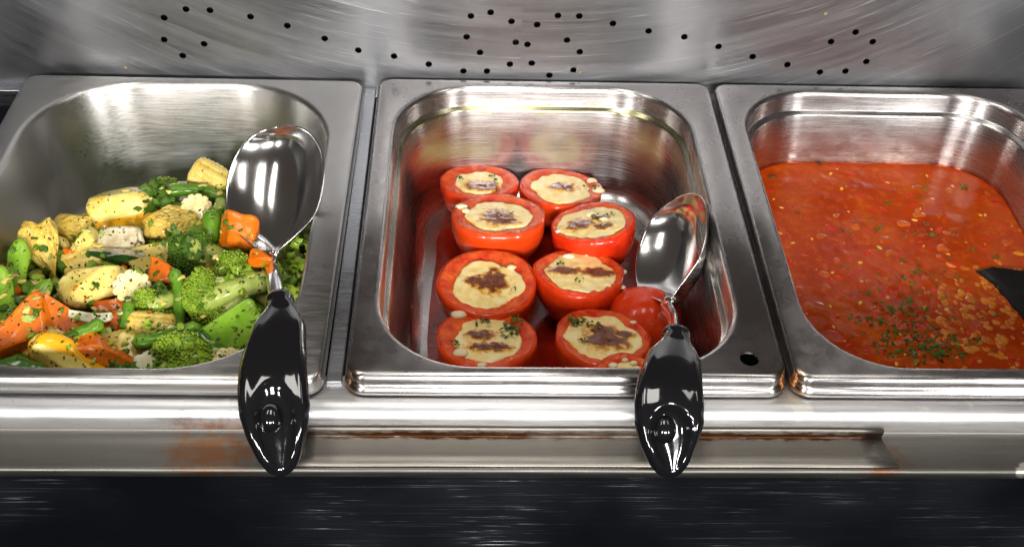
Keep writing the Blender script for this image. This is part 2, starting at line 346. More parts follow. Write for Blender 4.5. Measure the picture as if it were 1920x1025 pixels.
# splice plate over rail foot and ledge
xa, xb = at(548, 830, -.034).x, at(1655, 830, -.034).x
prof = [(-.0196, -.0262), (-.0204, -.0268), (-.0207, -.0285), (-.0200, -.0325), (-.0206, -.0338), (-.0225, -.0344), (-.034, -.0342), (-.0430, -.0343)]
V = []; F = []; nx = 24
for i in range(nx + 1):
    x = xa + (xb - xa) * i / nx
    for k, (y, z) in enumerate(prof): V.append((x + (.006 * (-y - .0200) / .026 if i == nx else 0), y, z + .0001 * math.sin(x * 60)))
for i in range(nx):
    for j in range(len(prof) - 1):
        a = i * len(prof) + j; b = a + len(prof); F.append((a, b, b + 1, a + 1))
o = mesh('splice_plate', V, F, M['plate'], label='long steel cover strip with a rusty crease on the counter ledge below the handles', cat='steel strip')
sd = o.modifiers.new('t', 'SOLIDIFY'); sd.thickness = .0007; sd.offset = 0
# back ledge, well, divider bars, side panels
def box(name, x0, x1, y0, y1, z0, z1, mat, **kw):
    V = [(x, y, z) for x in (x0, x1) for y in (y0, y1) for z in (z0, z1)]
    F = [(0, 1, 3, 2), (4, 6, 7, 5), (0, 4, 5, 1), (2, 3, 7, 6), (0, 2, 6, 4), (1, 5, 7, 3)]
    o = mesh(name, V, F, mat, smooth=False, **kw)
    b = o.modifiers.new('bev', 'BEVEL'); b.width = .0008; b.segments = 2; return o
box('well_floor', -.80, .80, .010, .332, -.19, -.18, M['dark'], kind='structure')
box('back_ledge', -.80, .80, .322, .334, -.030, -.0140, M['bar'], kind='structure')
box('divider_bar', -.1470, -.1372, .004, .330, -.022, -.0125, M['bar'], label='pale steel bar in the gap between the vegetable pan and the tomato pan', cat='divider bar', group='steel bars between the pans')
box('divider_bar', .1345, .1395, .004, .330, -.026, -.0160, M['bar'], label='narrow steel bar in the gap between the tomato pan and the soup pan', cat='divider bar', group='steel bars between the pans')
box('counter_surface', -.80, -.4625, .004, .334, -.022, -.0142, M['counter'], kind='structure')
box('counter_surface', .4120, .80, .004, .334, -.022, -.0142, M['counter'], kind='structure')
holes = [(308,33),(349,17),(394,19),(470,31),(539,48),(609,72),(308,74),(383,82),(343,104),(672,94),(739,105),(804,120),(869,133),(913,133),(956,120),(997,118),(1030,141),(1075,131),(875,69),(900,98),(883,30),(920,23),(959,40),(967,79),(989,83),(1007,46),(1046,29),(1086,30),(1063,75),(1087,97),(1149,44),(1216,58),(1283,69),(1347,87),(1411,106),(1476,121),(1537,135),(1585,133),(1624,115),(1636,78),(1604,60),(1558,78)]
extra = [(240, -30), (1500, -40), (1650, -60), (960, -60), (780, -25), (1130, -35), (600, -50)]
cu = bpy.data.curves.new('wall_panel', 'CURVE'); cu.dimensions = '2D'; cu.fill_mode = 'BOTH'; cu.extrude = .0006; cu.resolution_u = 1
def poly(pts):
    s = cu.splines.new('POLY'); s.points.add(len(pts) - 1); s.use_cyclic_u = True
    for p, q in zip(s.points, pts): p.co = (q[0], q[1], 0, 1)
poly([(-.47, -.018), (.47, -.018), (.47, .15), (-.47, .15)])
for hx, hy in holes + extra:
    q = wall_at(hx, hy, .3335); poly([(q.x + .0027 * math.cos(i * math.tau / 18), q.z + .0027 * math.sin(i * math.tau / 18)) for i in range(18)])
tmp = bpy.data.objects.new('tmp', cu); COL.objects.link(tmp)
me = bpy.data.meshes.new_from_object(tmp); bpy.data.objects.remove(tmp)
for v in me.vertices: v.co = (v.co.x, .3335 - v.co.z, v.co.y)
me.materials.clear(); me.materials.append(M['wall']); 
wl = bpy.data.objects.new('wall', me); COL.objects.link(wl); wl['kind'] = 'structure'; wl['label'] = 'scratched steel back wall punched with small round holes'
box('wall_backing', -.48, .48, .350, .352, -.02, .15, M['dark'], kind='structure')
box('side_wall', -.474, -.4705, -.02, .334, -.012, .15, M['wall'], kind='structure')
box('side_wall', .4705, .474, -.02, .334, -.012, .15, M['wall'], kind='structure')

# ------------------------------------------------------------------ generic shapes
def cubesphere(n=8):
    bm = bmesh.new(); bmesh.ops.create_cube(bm, size=2); bmesh.ops.subdivide_edges(bm, edges=bm.edges, cuts=n - 1, use_grid_fill=True)
    V = [v.co.copy() for v in bm.verts]; F = [tuple(v.index for v in f.verts) for f in bm.faces]; bm.free(); return V, F
CS8 = cubesphere(8); CS5 = cubesphere(5); CS12 = cubesphere(12)
def nrm_d(u, seed, nz): return u * (.35 * nz * noise.noise(u * 9 + Vector((seed, 0, 2))) + .25 * nz * noise.noise(u * 20 + Vector((0, seed, 2))))
def chunk(L, W, T, p=4., taper=0, bend=0, nz=.06, seed=0, base=CS8, cut=0, facets=False):
    V0, F = base; V = []; rc = random.Random(seed * 7 + 1)
    cuts = [(Vector((rc.uniform(-1, 1), rc.uniform(-1, 1), rc.uniform(-.3, .8))).normalized(), rc.uniform(.62, .95)) for _ in range(4)] if facets else []
    for q in V0:
        u = [math.tan(c * .785398) for c in q]
        nrm = (abs(u[0]) ** p + abs(u[1]) ** p + abs(u[2]) ** p) ** (1 / p); u = Vector(u) / nrm
        k = 1 + nz * noise.noise(u * 1.6 + Vector((seed * 7.1, seed * 3.3, 0))) * 1.6 + nz * .5 * noise.noise(u * 4 + Vector((seed, 5, seed)))
        u *= k
        if nz: u += nrm_d(u, seed, nz)
        for fn, fd in cuts:
            e = u.dot(fn) - fd
            if e > 0: u = u - fn * e
        x, y, z = u; y *= 1 - taper * (x + 1) / 2; z *= 1 - abs(taper) * .3 * (x + 1) / 2
        z += cut * y
        x, y, z = x * L / 2, y * W / 2, z * T / 2
        y += bend * ((x / (L / 2)) ** 2 - .4) * L / 2
        V.append((x, y, z))
    return V, F
def tube(path, rad, n=10, cap=True, squash=1.0, up=Vector((0, 0, 1))):
    V = []; F = []; path = [Vector(p) for p in path]
    for i, p in enumerate(path):
        t = (path[min(i + 1, len(path) - 1)] - path[max(i - 1, 0)]).normalized()
        s = t.cross(up).normalized(); b = s.cross(t)
        for k in range(n):
            a = math.tau * k / n; V.append(p + (s * math.cos(a) + b * math.sin(a) * squash) * rad[i])
    for i in range(len(path) - 1):
        for k in range(n): F.append((i * n + k, i * n + (k + 1) % n, (i + 1) * n + (k + 1) % n, (i + 1) * n + k))
    if cap: F.append(tuple(range(n))[::-1]); F.append(tuple(range((len(path) - 1) * n, len(path) * n)))
    return V, F
def join(parts):
    V = []; F = []; fm = []
    for p in parts:
        o = len(V); V += list(p[0]); F += [tuple(i + o for i in f) for f in p[1]]; fm += [p[2] if len(p) > 2 else 0] * len(p[1])
    return V, F, fm
def corn(L, R, rows=12, half=False):
    nx = max(12, int(L / .0011)); nt = rows * 6; V = []; F = []
    for i in range(nx + 1):
        u = i / nx; e = min(1, math.sqrt(max(0, 1 - max(0, (abs(u - .5) * 2 - .72) / .28) ** 2)) + .05); x = (u - .5) * L
        for k in range(nt):
            a = math.tau * k / nt; j = int(k / 6) % 2
            r = R * e * (1 + .085 * abs(math.sin(rows * a / 2)) ** .5 + .085 * abs(math.sin(math.pi * (x / .0036 + j * .5 + .3 * noise.noise(Vector((j * 3., x * 200, R * 900)))))) ** .6) * (1 + .12 * noise.noise(Vector((x * 120, math.cos(a) * 1.5, math.sin(a) * 1.5))))
            z = r * math.sin(a); V.append((x, r * math.cos(a), max(z, -.05 * R) if half else z))
    for i in range(nx):
        for k in range(nt): F.append((i * nt + k, i * nt + (k + 1) % nt, (i + 1) * nt + (k + 1) % nt, (i + 1) * nt + k))
    F.append(tuple(range(nt))[::-1]); F.append(tuple(range(nx * nt, (nx + 1) * nt))); return V, F
def corn_slice(RX, RY, T, lobes=11):
    nt = lobes * 8; rr = (0.02, .2, .3, .45, .6, .75, .88, .96, 1.0, 1.0, .95); zz = (.06, .05, .35, .5, .45, .5, .55, .45, .2, -.6, -1)
    V = []; F = []
    for r, z in zip(rr, zz):
        for k in range(nt):
            a = math.tau * k / nt; lob = abs(math.sin(lobes * a / 2)) ** .5
            q = r * (1 - .17 * (1 - lob) * min(1, r * 1.3)); g = -.25 * (1 - lob) * (1 if .3 < r < .97 else 0)
            V.append((RX * q * math.cos(a), RY * q * math.sin(a), T * (z + g + .12 * noise.noise(Vector((a * 3, r * 6, 0))))))
    for i in range(len(rr) - 1):
        for k in range(nt): F.append((i * nt + k, (i + 1) * nt + k, (i + 1) * nt + (k + 1) % nt, i * nt + (k + 1) % nt))
    F.append(tuple(range(nt))); F.append(tuple(range((len(rr) - 1) * nt, len(rr) * nt))[::-1]); return V, F
def ico(sub=1):
    bm = bmesh.new(); bmesh.ops.create_icosphere(bm, subdivisions=sub, radius=1); V = [v.co.copy() for v in bm.verts]; F = [tuple(v.index for v in f.verts) for f in bm.faces]; bm.free(); return V, F
ICO1 = ico(1); ICO2 = ico(2)
def blob(c, r, base=ICO1, sq=(1, 1, 1), rnd=.15):
    return [Vector(c) + Vector((v.x * sq[0], v.y * sq[1], v.z * sq[2])) * r * (1 + random.uniform(-rnd, rnd)) for v in base[0]], base[1]
def crown(L, W, T, lobes=6, beads=420, rb=.0009, seed=1):
    rs = random.Random(seed); parts = []; cs = []
    for i in range(lobes):
        a = rs.uniform(-1.9, 1.9) if i else 0; d = rs.uniform(.25, .55) if i else 0
        cs.append((Vector((-d * math.cos(a) * L * .5, d * math.sin(a) * W * .5 * 1.25, rs.uniform(.0, .3) * T)), rs.uniform(.42, .62)))
    for c, f in cs:
        core = [c + Vector((v.x * L * .5, v.y * W * .5, v.z * T * .55)) * f * .92 for v in ICO2[0]]; parts.append((core, ICO2[1], 0))
        for _ in range(beads // lobes):
            v = Vector((rs.gauss(0, 1) - .5, rs.gauss(0, 1), rs.gauss(0, 1) + .6)).normalized()
            k = 1 + .12 * noise.noise(v * 3 + c * 100)
            q = c + Vector((v.x * L * .5, v.y * W * .5, v.z * T * .55)) * f * k
            r = rb * rs.uniform(.6, 1.3); parts.append(([q + u * r * rs.uniform(.85, 1.15) for u in ICO1[0]], ICO1[1], 0))
    return join(parts)
def leafy(L, W, T, n=40, seed=1):
    rs = random.Random(seed); V = []; F = []
    for _ in range(n):
        c = Vector((rs.uniform(-.5, .5) * L, rs.uniform(-.5, .5) * W, rs.uniform(-.2, .5) * T)); s = rs.uniform(.14, .32) * min(L, W)
        R = Matrix.Rotation(rs.uniform(0, 6.28), 3, 'Z') @ Matrix.Rotation(rs.uniform(-1., 1.), 3, 'X') @ Matrix.Rotation(rs.uniform(-.6, .6), 3, 'Y')
        m = 9; o = len(V); V.append(c + R @ Vector((0, 0, s * .2)))
        for k in range(m):
            a = math.tau * k / m; r = s * (1 if k % 2 else .62); V.append(c + R @ Vector((r * math.cos(a), r * .75 * math.sin(a), rs.uniform(-.2, .2) * s)))
        for k in range(m): F.append((o, o + 1 + k, o + 1 + (k + 1) % m))
    return V, F

# ------------------------------------------------------------------ vegetables
def frame(pos, ang, t, roll=0):
    tc = (CAM - pos).normalized(); n = (Vector((0, 0, 1)) * (1 - t) + tc * t).normalized()
    a = math.radians(ang); sc = RIGHT * math.cos(a) + UP * math.sin(a)
    x = sc - FWD * 0; x = (x - n * x.dot(n)).normalized()
    y = n.cross(x)
    if roll:
        q = Matrix.Rotation(math.radians(roll), 3, x); y = q @ y; n = q @ n
    return x, y, n
def spans(pos, x, y):
    s = (pos - CAM).dot(FWD) / FPX; f = (pos - CAM).normalized()
    return s, max(.45, (x - f * x.dot(f)).length), max(.45, (y - f * y.dot(f)).length)
def zs(px, py):
    t = min(1, max(0, (py - 320) / 380)); z = -.052 + .026 * t
    if px < 140: z -= .010 * (1 - px / 140) * (1 - t)
    if px > 380: z += .008 * min(1, (px - 380) / 120) * (1 - t * .5)
    return z
NAMES = dict(carrot=('carrot_piece', 'carrot'), squash=('squash_piece', 'squash'), corn=('baby_corn_piece', 'baby corn'), slice=('baby_corn_slice', 'baby corn'), bean=('green_bean', 'green bean'),
             pod=('pea_pod', 'pea pod'), broc=('broccoli_floret', 'broccoli'), pepper=('green_pepper_piece', 'green pepper'), zuke=('zucchini_slice', 'zucchini'), onion=('onion_piece', 'onion'), leaf=('parsley_sprig', 'parsley'))
VEG = []
def veg(kind, px, py, Lp, Wp, ang, label, dz=0, t=.45, th=None, mat=None, roll=0, seed=None, **kw):
    seed = seed or len(VEG) + 1
    z = zs(px, py) + dz; pos = at(px, py, z); x, y, n_ = frame(pos, ang, t, roll); s, fx, fy = spans(pos, x, y)
    L = Lp * s / fx; W = Wp * s / fy; T = (th * s) if th else min(L, W) * .8
    nm, cat = NAMES[kind]; fm = None; child = None
    grp = {'carrot': 'carrot pieces in the vegetable pan', 'squash': 'yellow squash pieces in the vegetable pan', 'corn': 'baby corn pieces in the vegetable pan', 'slice': 'baby corn slices in the vegetable pan', 'bean': 'green beans in the vegetable pan',
           'pod': 'pea pods in the vegetable pan', 'broc': 'broccoli florets in the vegetable pan', 'leaf': 'parsley sprigs in the vegetable pan'}.get(kind)
    if kind in ('carrot', 'onion', 'pepper'):
        V, F = chunk(L, W, T, kw.get('p', 5) * 1.9, kw.get('taper', 0), kw.get('bend', 0), kw.get('nz', .05), seed, CS12, 0, kind != 'pepper'); mats = M[mat or kind]
    elif kind in ('squash', 'zuke'):
        V, F = chunk(L, W, T, kw.get('p', 3.4), kw.get('taper', 0), kw.get('bend', 0), kw.get('nz', .07), seed, CS12, 0, True)
        mats = [M['squash'], M['squashskin']] if kind == 'squash' else [M['zuflesh'], M['zuskin']]
        sk = kw.get('skin', -.34); fm = []
        for f in F:
            c = sum((Vector(V[i]) for i in f), Vector()) / len(f); xn = c.x / (L / 2)
            cy = c.y - kw.get('bend', 0) * (xn ** 2 - .4) * L / 2
            fm.append(1 if (cy < sk * W if sk < 0 else cy > sk * W) else 0)
    elif kind == 'corn' and mat == 'char':
        V, F = chunk(L, W, T, 4, kw.get('taper', 0), 0, .12, seed, CS12, 0, True); mats = M['char']
    elif kind == 'corn':
        V, F = corn(L, W / 2, kw.get('rows', 12)); tp = kw.get('taper', 0)
        V = [(a, b * (1 - tp * (a / L + .5)), c * (1 - tp * (a / L + .5)) * kw.get('flat', .8)) for a, b, c in V]; T = W * kw.get('flat', .8); mats = M[mat or 'corn']
    elif kind == 'slice':
        V, F = corn_slice(L / 2, W / 2, L * .13, kw.get('lobes', 11)); T = L * .2; mats = M['cornface']
    elif kind in ('bean', 'pod'):
        nseg = 16; bend = kw.get('bend', .12); path = []; rad = []
        for i in range(nseg + 1):
            u = i / nseg; path.append(((u - .5) * L, bend * L * ((u - .5) ** 2 * 4 - .4), 0))
            e = min(1, (min(u, 1 - u) / (.10 if kind == 'bean' else .3)) ** .5 + .12); rad.append(W / 2 * e * (1 + .07 * math.sin(u * 14 + seed)))
        V, F = tube(path, rad, 12, squash=.9 if kind == 'bean' else .4); T = W * .8 if kind == 'bean' else W * .35; mats = M[mat or kind]
    elif kind == 'leaf':
        V, F = leafy(L, W, T, kw.get('n', 30), seed); mats = M[mat or 'herb']; T *= .2
    elif kind == 'broc':
        root = empty(nm, pos - n_ * T * .35, label, cat, grp); root.matrix_world = Matrix.Translation(pos - n_ * T * .3) @ Matrix((x, y, n_)).transposed().to_4x4()
        cl = kw.get('crown', .75); V, F, _ = crown(L * cl, W, T, kw.get('lobes', 7), int(kw.get('beads', 520) * 2.2), kw.get('rb', .00085), seed)
        off = -L * (1 - cl) / 2
        V = [(a + off, b, c) for a, b, c in (tuple(v) for v in V)]
        mesh('floret_crown', V, F, M[mat or 'broc'], root)
        st = []
        x0, x1 = L * .5, off - L * cl * .1; sw = kw.get('stem', .28)
        st.append((*tube([(x0, 0, 0), ((x0 + x1) / 2, W * .02, T * .08), (x1, 0, T * .1)], [W * sw * .8, W * sw * .85, W * sw * 1.1], 12), 0))
        for k in range(5):
            b = (k - 2) / 2; st.append((*tube([(x0 * .5, b * W * .06, T * .05), (x1 * .5 + x0 * .1, b * W * .24, T * .12), (x1, b * W * .36, T * .14)], [W * .09, W * .08, W * .07], 8), 0))
        V, F, _ = join(st); mesh('stem', V, F, M['stem'], root)
        VEG.append(root); return root
    o = mesh(nm, V, F, mats, fm=fm, label=label, cat=cat, group=grp)
    o.matrix_world = Matrix.Translation(pos - n_ * T * .35) @ Matrix((x, y, n_)).transposed().to_4x4(); VEG.append(o); return o

v_ = veg
v_('squash', 14, 440, 80, 62, -8, 'smooth yellow squash chunk at the left edge of the photo behind the green pea pods', th=40)
v_('corn', 82, 470, 118, 78, -72, 'roasted golden baby corn wedge pointing down beside the leftmost pea pods', t=.8, taper=.5, mat='char', dz=.006, flat=.6)
v_('corn', 150, 425, 92, 62, 12, 'bumpy baby corn chunk just behind the downward pointing corn wedge', mat='char')
v_('squash', 155, 462, 86, 34, 58, 'narrow squash strip leaning between the corn wedge and the mushroomy zucchini slice', t=.7, dz=.004)
v_('corn', 160, 492, 86, 56, 25, 'corn piece half hidden above the large pale squash chunk', t=.6, dz=-.004)
v_('squash', 222, 385, 132, 84, 20, 'big yellow squash wedge with golden skin edge at the back left of the pile', t=.65, dz=.010, taper=-.25, skin=-.28)
v_('carrot', 182, 425, 50, 30, -30, 'small carrot bit tucked under the big back squash wedge', dz=-.004)
v_('zuke', 226, 452, 84, 58, 8, 'pale cut vegetable slice with dark speckled heart and green skin beneath', t=.8, dz=.006, skin=-.32, th=16)
v_('zuke', 218, 474, 108, 26, -4, 'thin dark green zucchini rind under the speckled pale slice', t=.3, dz=.002, th=24, skin=-.1)
v_('squash', 172, 528, 124, 88, 28, 'large plump pale squash chunk in the middle left of the pile', t=.75, dz=.012, taper=.2, th=60, skin=.46)
v_('squash', 300, 482, 118, 60, 12, 'flat pale squash piece lying behind the small red carrot cube', t=.5, dz=-.002, skin=.49, th=30)
v_('slice', 247, 536, 72, 64, 20, 'round flower shaped baby corn slice beside the large pale squash chunk', t=.95, dz=.012)
v_('slice', 369, 388, 58, 52, 0, 'round baby corn slice near the back, above the upright green bean', t=.95, dz=.008)
v_('slice', 430, 673, 64, 46, -8, 'round baby corn slice at the front beside the left spoon handle', t=.8, dz=.006, lobes=10)
v_('corn', 315, 412, 104, 66, 20, 'golden bumpy corn chunk left of the round back corn slice', t=.6, dz=.006, mat='char')
v_('corn', 396, 332, 84, 52, -28, 'corn tip piece at the very top of the pile beside the left spoon', t=.7, dz=.012)
v_('corn', 282, 607, 92, 44, -2, 'corn piece with rows of kernels above the long front green bean', t=.6, dz=.004)
v_('corn', 225, 642, 70, 44, 20, 'small corn chunk between the short bean and the carrot wedge', t=.6, dz=-.002)
v_('carrot', 446, 430, 72, 62, -12, 'big orange carrot cube touching the left spoon bowl', t=.75, dz=.024, th=56, p=7)
v_('carrot', 489, 483, 44, 36, -12, 'small reddish carrot cube at the neck of the left spoon', t=.75, dz=.022, p=7)
v_('carrot', 307, 507, 54, 54, -6, 'reddish carrot cube in the centre of the pile', t=.75, dz=.012, p=6, taper=.2)
v_('carrot', 46, 618, 150, 78, 50, 'thick long carrot stick at the left edge of the pile', t=.7, dz=.012, p=4.5, th=66)
v_('carrot', 106, 592, 92, 58, -66, 'blunt carrot chunk leaning on the thick long carrot stick', t=.7, dz=.012, p=5)
v_('carrot', 190, 655, 138, 60, -26, 'bright orange carrot wedge behind the front yellow squash', t=.75, dz=.010, taper=.35, p=5)
v_('carrot', 28, 702, 110, 40, -8, 'flat carrot piece at the bottom left corner of the vegetable pan', t=.4, dz=.0, p=5)
v_('carrot', 215, 572, 70, 50, -20, 'carrot chunk in the shade below the round middle corn slice', t=.5, dz=-.002)
v_('carrot', 186, 602, 90, 40, 10, 'carrot bit showing above the slanting shiny green bean', t=.5, dz=-.002)
v_('carrot', 90, 655, 60, 50, 10, 'carrot bit behind the front yellow squash crescent', t=.5, dz=-.006)
v_('squash', 134, 672, 146, 66, -22, 'front yellow squash crescent with pale flesh and golden skin', t=.7, dz=.010, taper=-.15, skin=.02, th=44, p=4)
v_('squash', 92, 650, 62, 74, -70, 'pale rounded cut end of squash on the front yellow crescent', t=.85, dz=.012, skin=-.36, th=28, p=2.6)
v_('onion', 296, 668, 84, 46, 30, 'pale translucent onion piece beside the front broccoli crown', t=.6, dz=.004, th=14, mat='onion')
v_('onion', 250, 655, 70, 52, -20, 'pale creamy onion piece right of the orange carrot wedge', t=.6, dz=.0, th=18, mat='squash')
v_('onion', 572, 442, 40, 50, 60, 'small pale onion bit right of the left spoon, by the pan wall', t=.7, dz=-.006, th=14, mat='stem')
v_('onion', 160, 590, 90, 18, -6, 'thin curled onion strip below the large pale squash chunk', t=.6, dz=.008, th=8, bend=.2, mat='onion')
v_('bean', 394, 428, 72, 32, 84, 'short upright green bean next to the big orange carrot cube', t=.8, dz=.016, bend=.03)
v_('bean', 362, 359, 118, 24, -2, 'long arched green bean across the back of the pile', t=.6, dz=.010, bend=-.12)
v_('bean', 312, 627, 128, 30, 20, 'glossy green bean sloping up towards the right near the front', t=.6, dz=.012, bend=.06)
v_('bean', 150, 622, 92, 26, 33, 'shiny green bean slanting over the carrot wedge', t=.6, dz=.016, bend=.02)
v_('bean', 238, 590, 54, 22, 84, 'short stub of green bean below the round middle corn slice', t=.7, dz=.010, bend=.02)
v_('bean', 333, 560, 120, 24, 94, 'upright green bean between the red carrot cube and big broccoli floret', t=.75, dz=.010, bend=.08)
v_('bean', 392, 640, 100, 26, -38, 'dark green bean running under the big broccoli floret', t=.6, dz=.004, bend=.05, mat='darkbean')
v_('pod', 30, 500, 112, 40, 80, 'light green pea pod standing left of the downward pointing corn wedge', t=.8, dz=.008, bend=.05)
v_('pod', 8, 560, 130, 44, 100, 'bright green pea pod cut by the left edge of the photo', t=.8, dz=.006, bend=-.06)
v_('pod', 66, 558, 86, 34, 55, 'pea pod lying under the tip of the corn wedge', t=.7, dz=.004, bend=.05)
v_('pod', 8, 470, 60, 36, 70, 'dark green pod end behind the light green pea pod', t=.7, dz=-.002, mat='darkbean')
v_('pod', 44, 688, 84, 34, -10, 'dark green pod at the bottom left, in front of the thick carrot stick', t=.6, dz=.010, mat='darkbean', bend=-.05)
v_('pepper', 440, 616, 112, 70, 36, 'smooth bright green pepper piece below the big broccoli floret', t=.8, dz=.004, th=20, p=5, nz=.05)
v_('broc', 424, 548, 168, 124, 22, 'big broccoli floret with its pale stem pointing at the spoon neck', t=.75, dz=.012, crown=.55, stem=.2, mat='brocl', th=70, beads=900, seed=3)
v_('broc', 362, 672, 170, 92, 12, 'large leafy broccoli crown at the front beside the left spoon handle', t=.6, dz=.004, crown=.95, stem=.2, mat='brocl', th=70, beads=1000, seed=5)
v_('broc', 372, 468, 112, 84, -15, 'dark green broccoli crown behind the red carrot cube', t=.7, dz=.010, crown=.9, mat='broc', th=50, beads=800, seed=8)
v_('broc', 452, 508, 120, 66, -22, 'pale green broccoli sprig below the big orange carrot cube', t=.7, dz=.010, crown=.8, mat='brocl', th=50, beads=700, seed=11)
v_('broc', 290, 572, 88, 70, 30, 'curly green broccoli bit beside the round middle corn slice', t=.7, dz=.006, crown=.9, mat='brocl', th=46, beads=600, seed=13)
v_('broc', 552, 530, 190, 80, 98, 'tall light green broccoli piece between the left spoon neck and the pan wall', t=.75, dz=-.016, crown=.95, mat='brocl', th=50, beads=1500, stem=.3, seed=17, lobes=11)
v_('broc', 330, 352, 110, 50, 10, 'light green broccoli tip at the back of the pile', t=.6, dz=.002, crown=.8, mat='brocl', th=40, beads=600, seed=19)
v_('broc', 412, 398, 50, 56, 80, 'yellowish green broccoli bud right of the upright bean', t=.7, dz=.008, crown=.9, mat='brocl', th=34, beads=300, seed=23)
v_('broc', 30, 470, 60, 50, 20, 'small green broccoli bit behind the pea pods at the left', t=.6, dz=-.008, crown=.9, mat='broc', th=34, beads=260, seed=29)
v_('broc', 250, 700, 110, 46, 5, 'low green broccoli crumbs at the front edge of the pan', t=.5, dz=-.002, crown=.95, mat='broc', th=40, beads=500, seed=31)
v_('leaf', 296, 372, 60, 56, 40, 'dark parsley sprig behind the big back squash wedge', dz=.008, t=.6, n=34)
v_('leaf', 345, 455, 90, 44, -10, 'loose parsley sprig draped over the dark broccoli crown', dz=.016, t=.6, n=40)
v_('leaf', 236, 694, 80, 28, 0, 'chopped parsley sprig beside the front yellow squash crescent', dz=.010, t=.6, n=34)
v_('leaf', 300, 545, 60, 34, 10, 'parsley sprig under the red carrot cube', dz=.012, t=.6, n=26)

v_('leaf', 470, 520, 110, 44, 20, 'leafy broccoli crumbs lying beside the left spoon neck', dz=.012, t=.7, n=46, mat='brocl')
v_('leaf', 405, 430, 70, 40, 60, 'small green leaf cluster left of the big orange carrot cube', dz=.008, t=.7, n=30, mat='brocl')
v_('leaf', 300, 625, 80, 30, -10, 'small leaf sprig above the long glossy front bean', dz=.006, t=.7, n=30, mat='brocl')
v_('leaf', 552, 590, 60, 90, 10, 'pale leafy greens right of the left spoon handle top', dz=-.004, t=.7, n=60, mat='brocl')
v_('leaf', 565, 500, 40, 100, 10, 'pale leafy greens against the right wall of the vegetable pan', dz=-.002, t=.7, n=50, mat='brocl')
# packed pieces beneath + sauce bed
rs = random.Random(5); parts = []
mats = [M['broc'], M['squash'], M['brocl'], M['corn'], M['carrot'], M['bean'], M['stem'], M['pod']]
def back_limit(px): return np.interp(px, [-80, 0, 130, 170, 280, 360, 430, 600], [430, 425, 415, 372, 352, 330, 330, 400])
for i in range(900):
    px = rs.uniform(-90, 585); py = rs.uniform(back_limit(px) + 12, 722)
    z = zs(px, py) - rs.uniform(.003, .018); pos = at(px, py, z)
    if pos.x > -.178 or pos.x < -.388 or pos.y < .012: continue
    s = (pos - CAM).dot(FWD) / FPX
    V, F = chunk(rs.uniform(18, 50) * s, rs.uniform(14, 28) * s, rs.uniform(12, 24) * s, rs.uniform(2.5, 5), rs.uniform(-.2, .4), rs.uniform(-.2, .2), .12, i, CS5, 0, True)
    R = Matrix.Rotation(rs.uniform(0, 6.28), 3, 'Z') @ Matrix.Rotation(rs.uniform(-.7, .7), 3, 'X') @ Matrix.Rotation(rs.uniform(-.5, .5), 3, 'Y')
    parts.append(([pos + R @ Vector(v) for v in V], F, rs.choices(range(8), (6, 3, 7, 2, 1.5, 4, 2, 2))[0]))
V, F, fm = join(parts)
under = mesh('mixed_vegetables', V, F, mats, fm=fm, label='small mixed vegetable pieces packed under the top layer in the vegetable pan', cat='vegetables', kind='stuff')
V = []; F = []; nx, ny = 70, 80
for j in range(ny + 1):
    for i in range(nx + 1):
        x = -.392 + .218 * i / nx; y = .012 + .250 * j / ny
        h = -.055 - .028 * max(0, (y - .03) / .25) ; edge = max(0, (y - (.215 + .25 * (x + .32)))) * 1.2
        h = h - edge + .004 * noise.noise(Vector((x * 90, y * 90, 0)))
        V.append((x, y, max(h, -.0995)))
for j in range(ny):
    for i in range(nx): a = j * (nx + 1) + i; F.append((a, a + 1, a + nx + 2, a + nx + 1))
mesh('vegetable_bed', V, F, M['broc'], label='dark cooked greens filling the bottom of the vegetable pan', cat='vegetables', kind='stuff')

# herb flecks scattered on top of the pile
bpy.context.view_layer.update(); dg = bpy.context.evaluated_depsgraph_get()
def flecks(n, region, size, seed, aim=None, allow=None):
    rs = random.Random(seed); V = []; F = []; fm = []
    for _ in range(n):
        px, py = region(rs); p0 = at(px, py, -.03)
        org = p0 + Vector((rs.uniform(-.05, .05), rs.uniform(-.12, .0), .22)); d = (p0 - org).normalized()
        ok, loc, nor, _i, ob, _m = S.ray_cast(dg, org, d)
        if not ok or (allow and not allow(ob)): continue
        if nor.dot(d) > 0: nor = -nor
        t = nor.orthogonal().normalized(); t = Matrix.Rotation(rs.uniform(0, 6.28), 3, nor) @ t; b = nor.cross(t)
        s = rs.uniform(*size); k = rs.uniform(.3, .7); o = len(V); c = loc + nor * .00015
        V.append(c + nor * .0004)
        for q in range(6):
            a = q * math.tau / 6; r = s * rs.uniform(.6, 1.2); V.append(c + t * math.cos(a) * r + b * math.sin(a) * r * k + nor * rs.uniform(-.0001, .0004))
        for q in range(6): F.append((o, o + 1 + q, o + 1 + (q + 1) % 6))
        fm += [0 if rs.random() < .62 else 1] * 6
    return V, F, fm
rs = random.Random(77); parts = []
for i in range(300):
    px = rs.uniform(0, 590); py = rs.uniform(back_limit(px) - 6, 706); p0 = at(px, py, -.03)
    ok, loc, nor, _i, ob, _m = S.ray_cast(dg, p0 + Vector((0, -.06, .22)), Vector((0, .06, -.22)).normalized())
    if not ok or ob.name.startswith('food_pan') or ob.name in ('bowl', 'handle', 'shaft'): continue
    sz = rs.uniform(.0012, .0042); V, F = chunk(sz * 1.7, sz, sz * .6, rs.uniform(2.5, 5), rs.uniform(-.3, .5), rs.uniform(-.4, .4), .3, i, CS5)
    R = Matrix.Rotation(rs.uniform(0, 6.28), 3, 'Z') @ Matrix.Rotation(rs.uniform(-.9, .9), 3, 'X')
    parts.append(([loc + R @ Vector(v) for v in V], F, rs.choices(range(5), (5, 5, .3, 3, 3))[0]))
V, F, fm = join(parts)
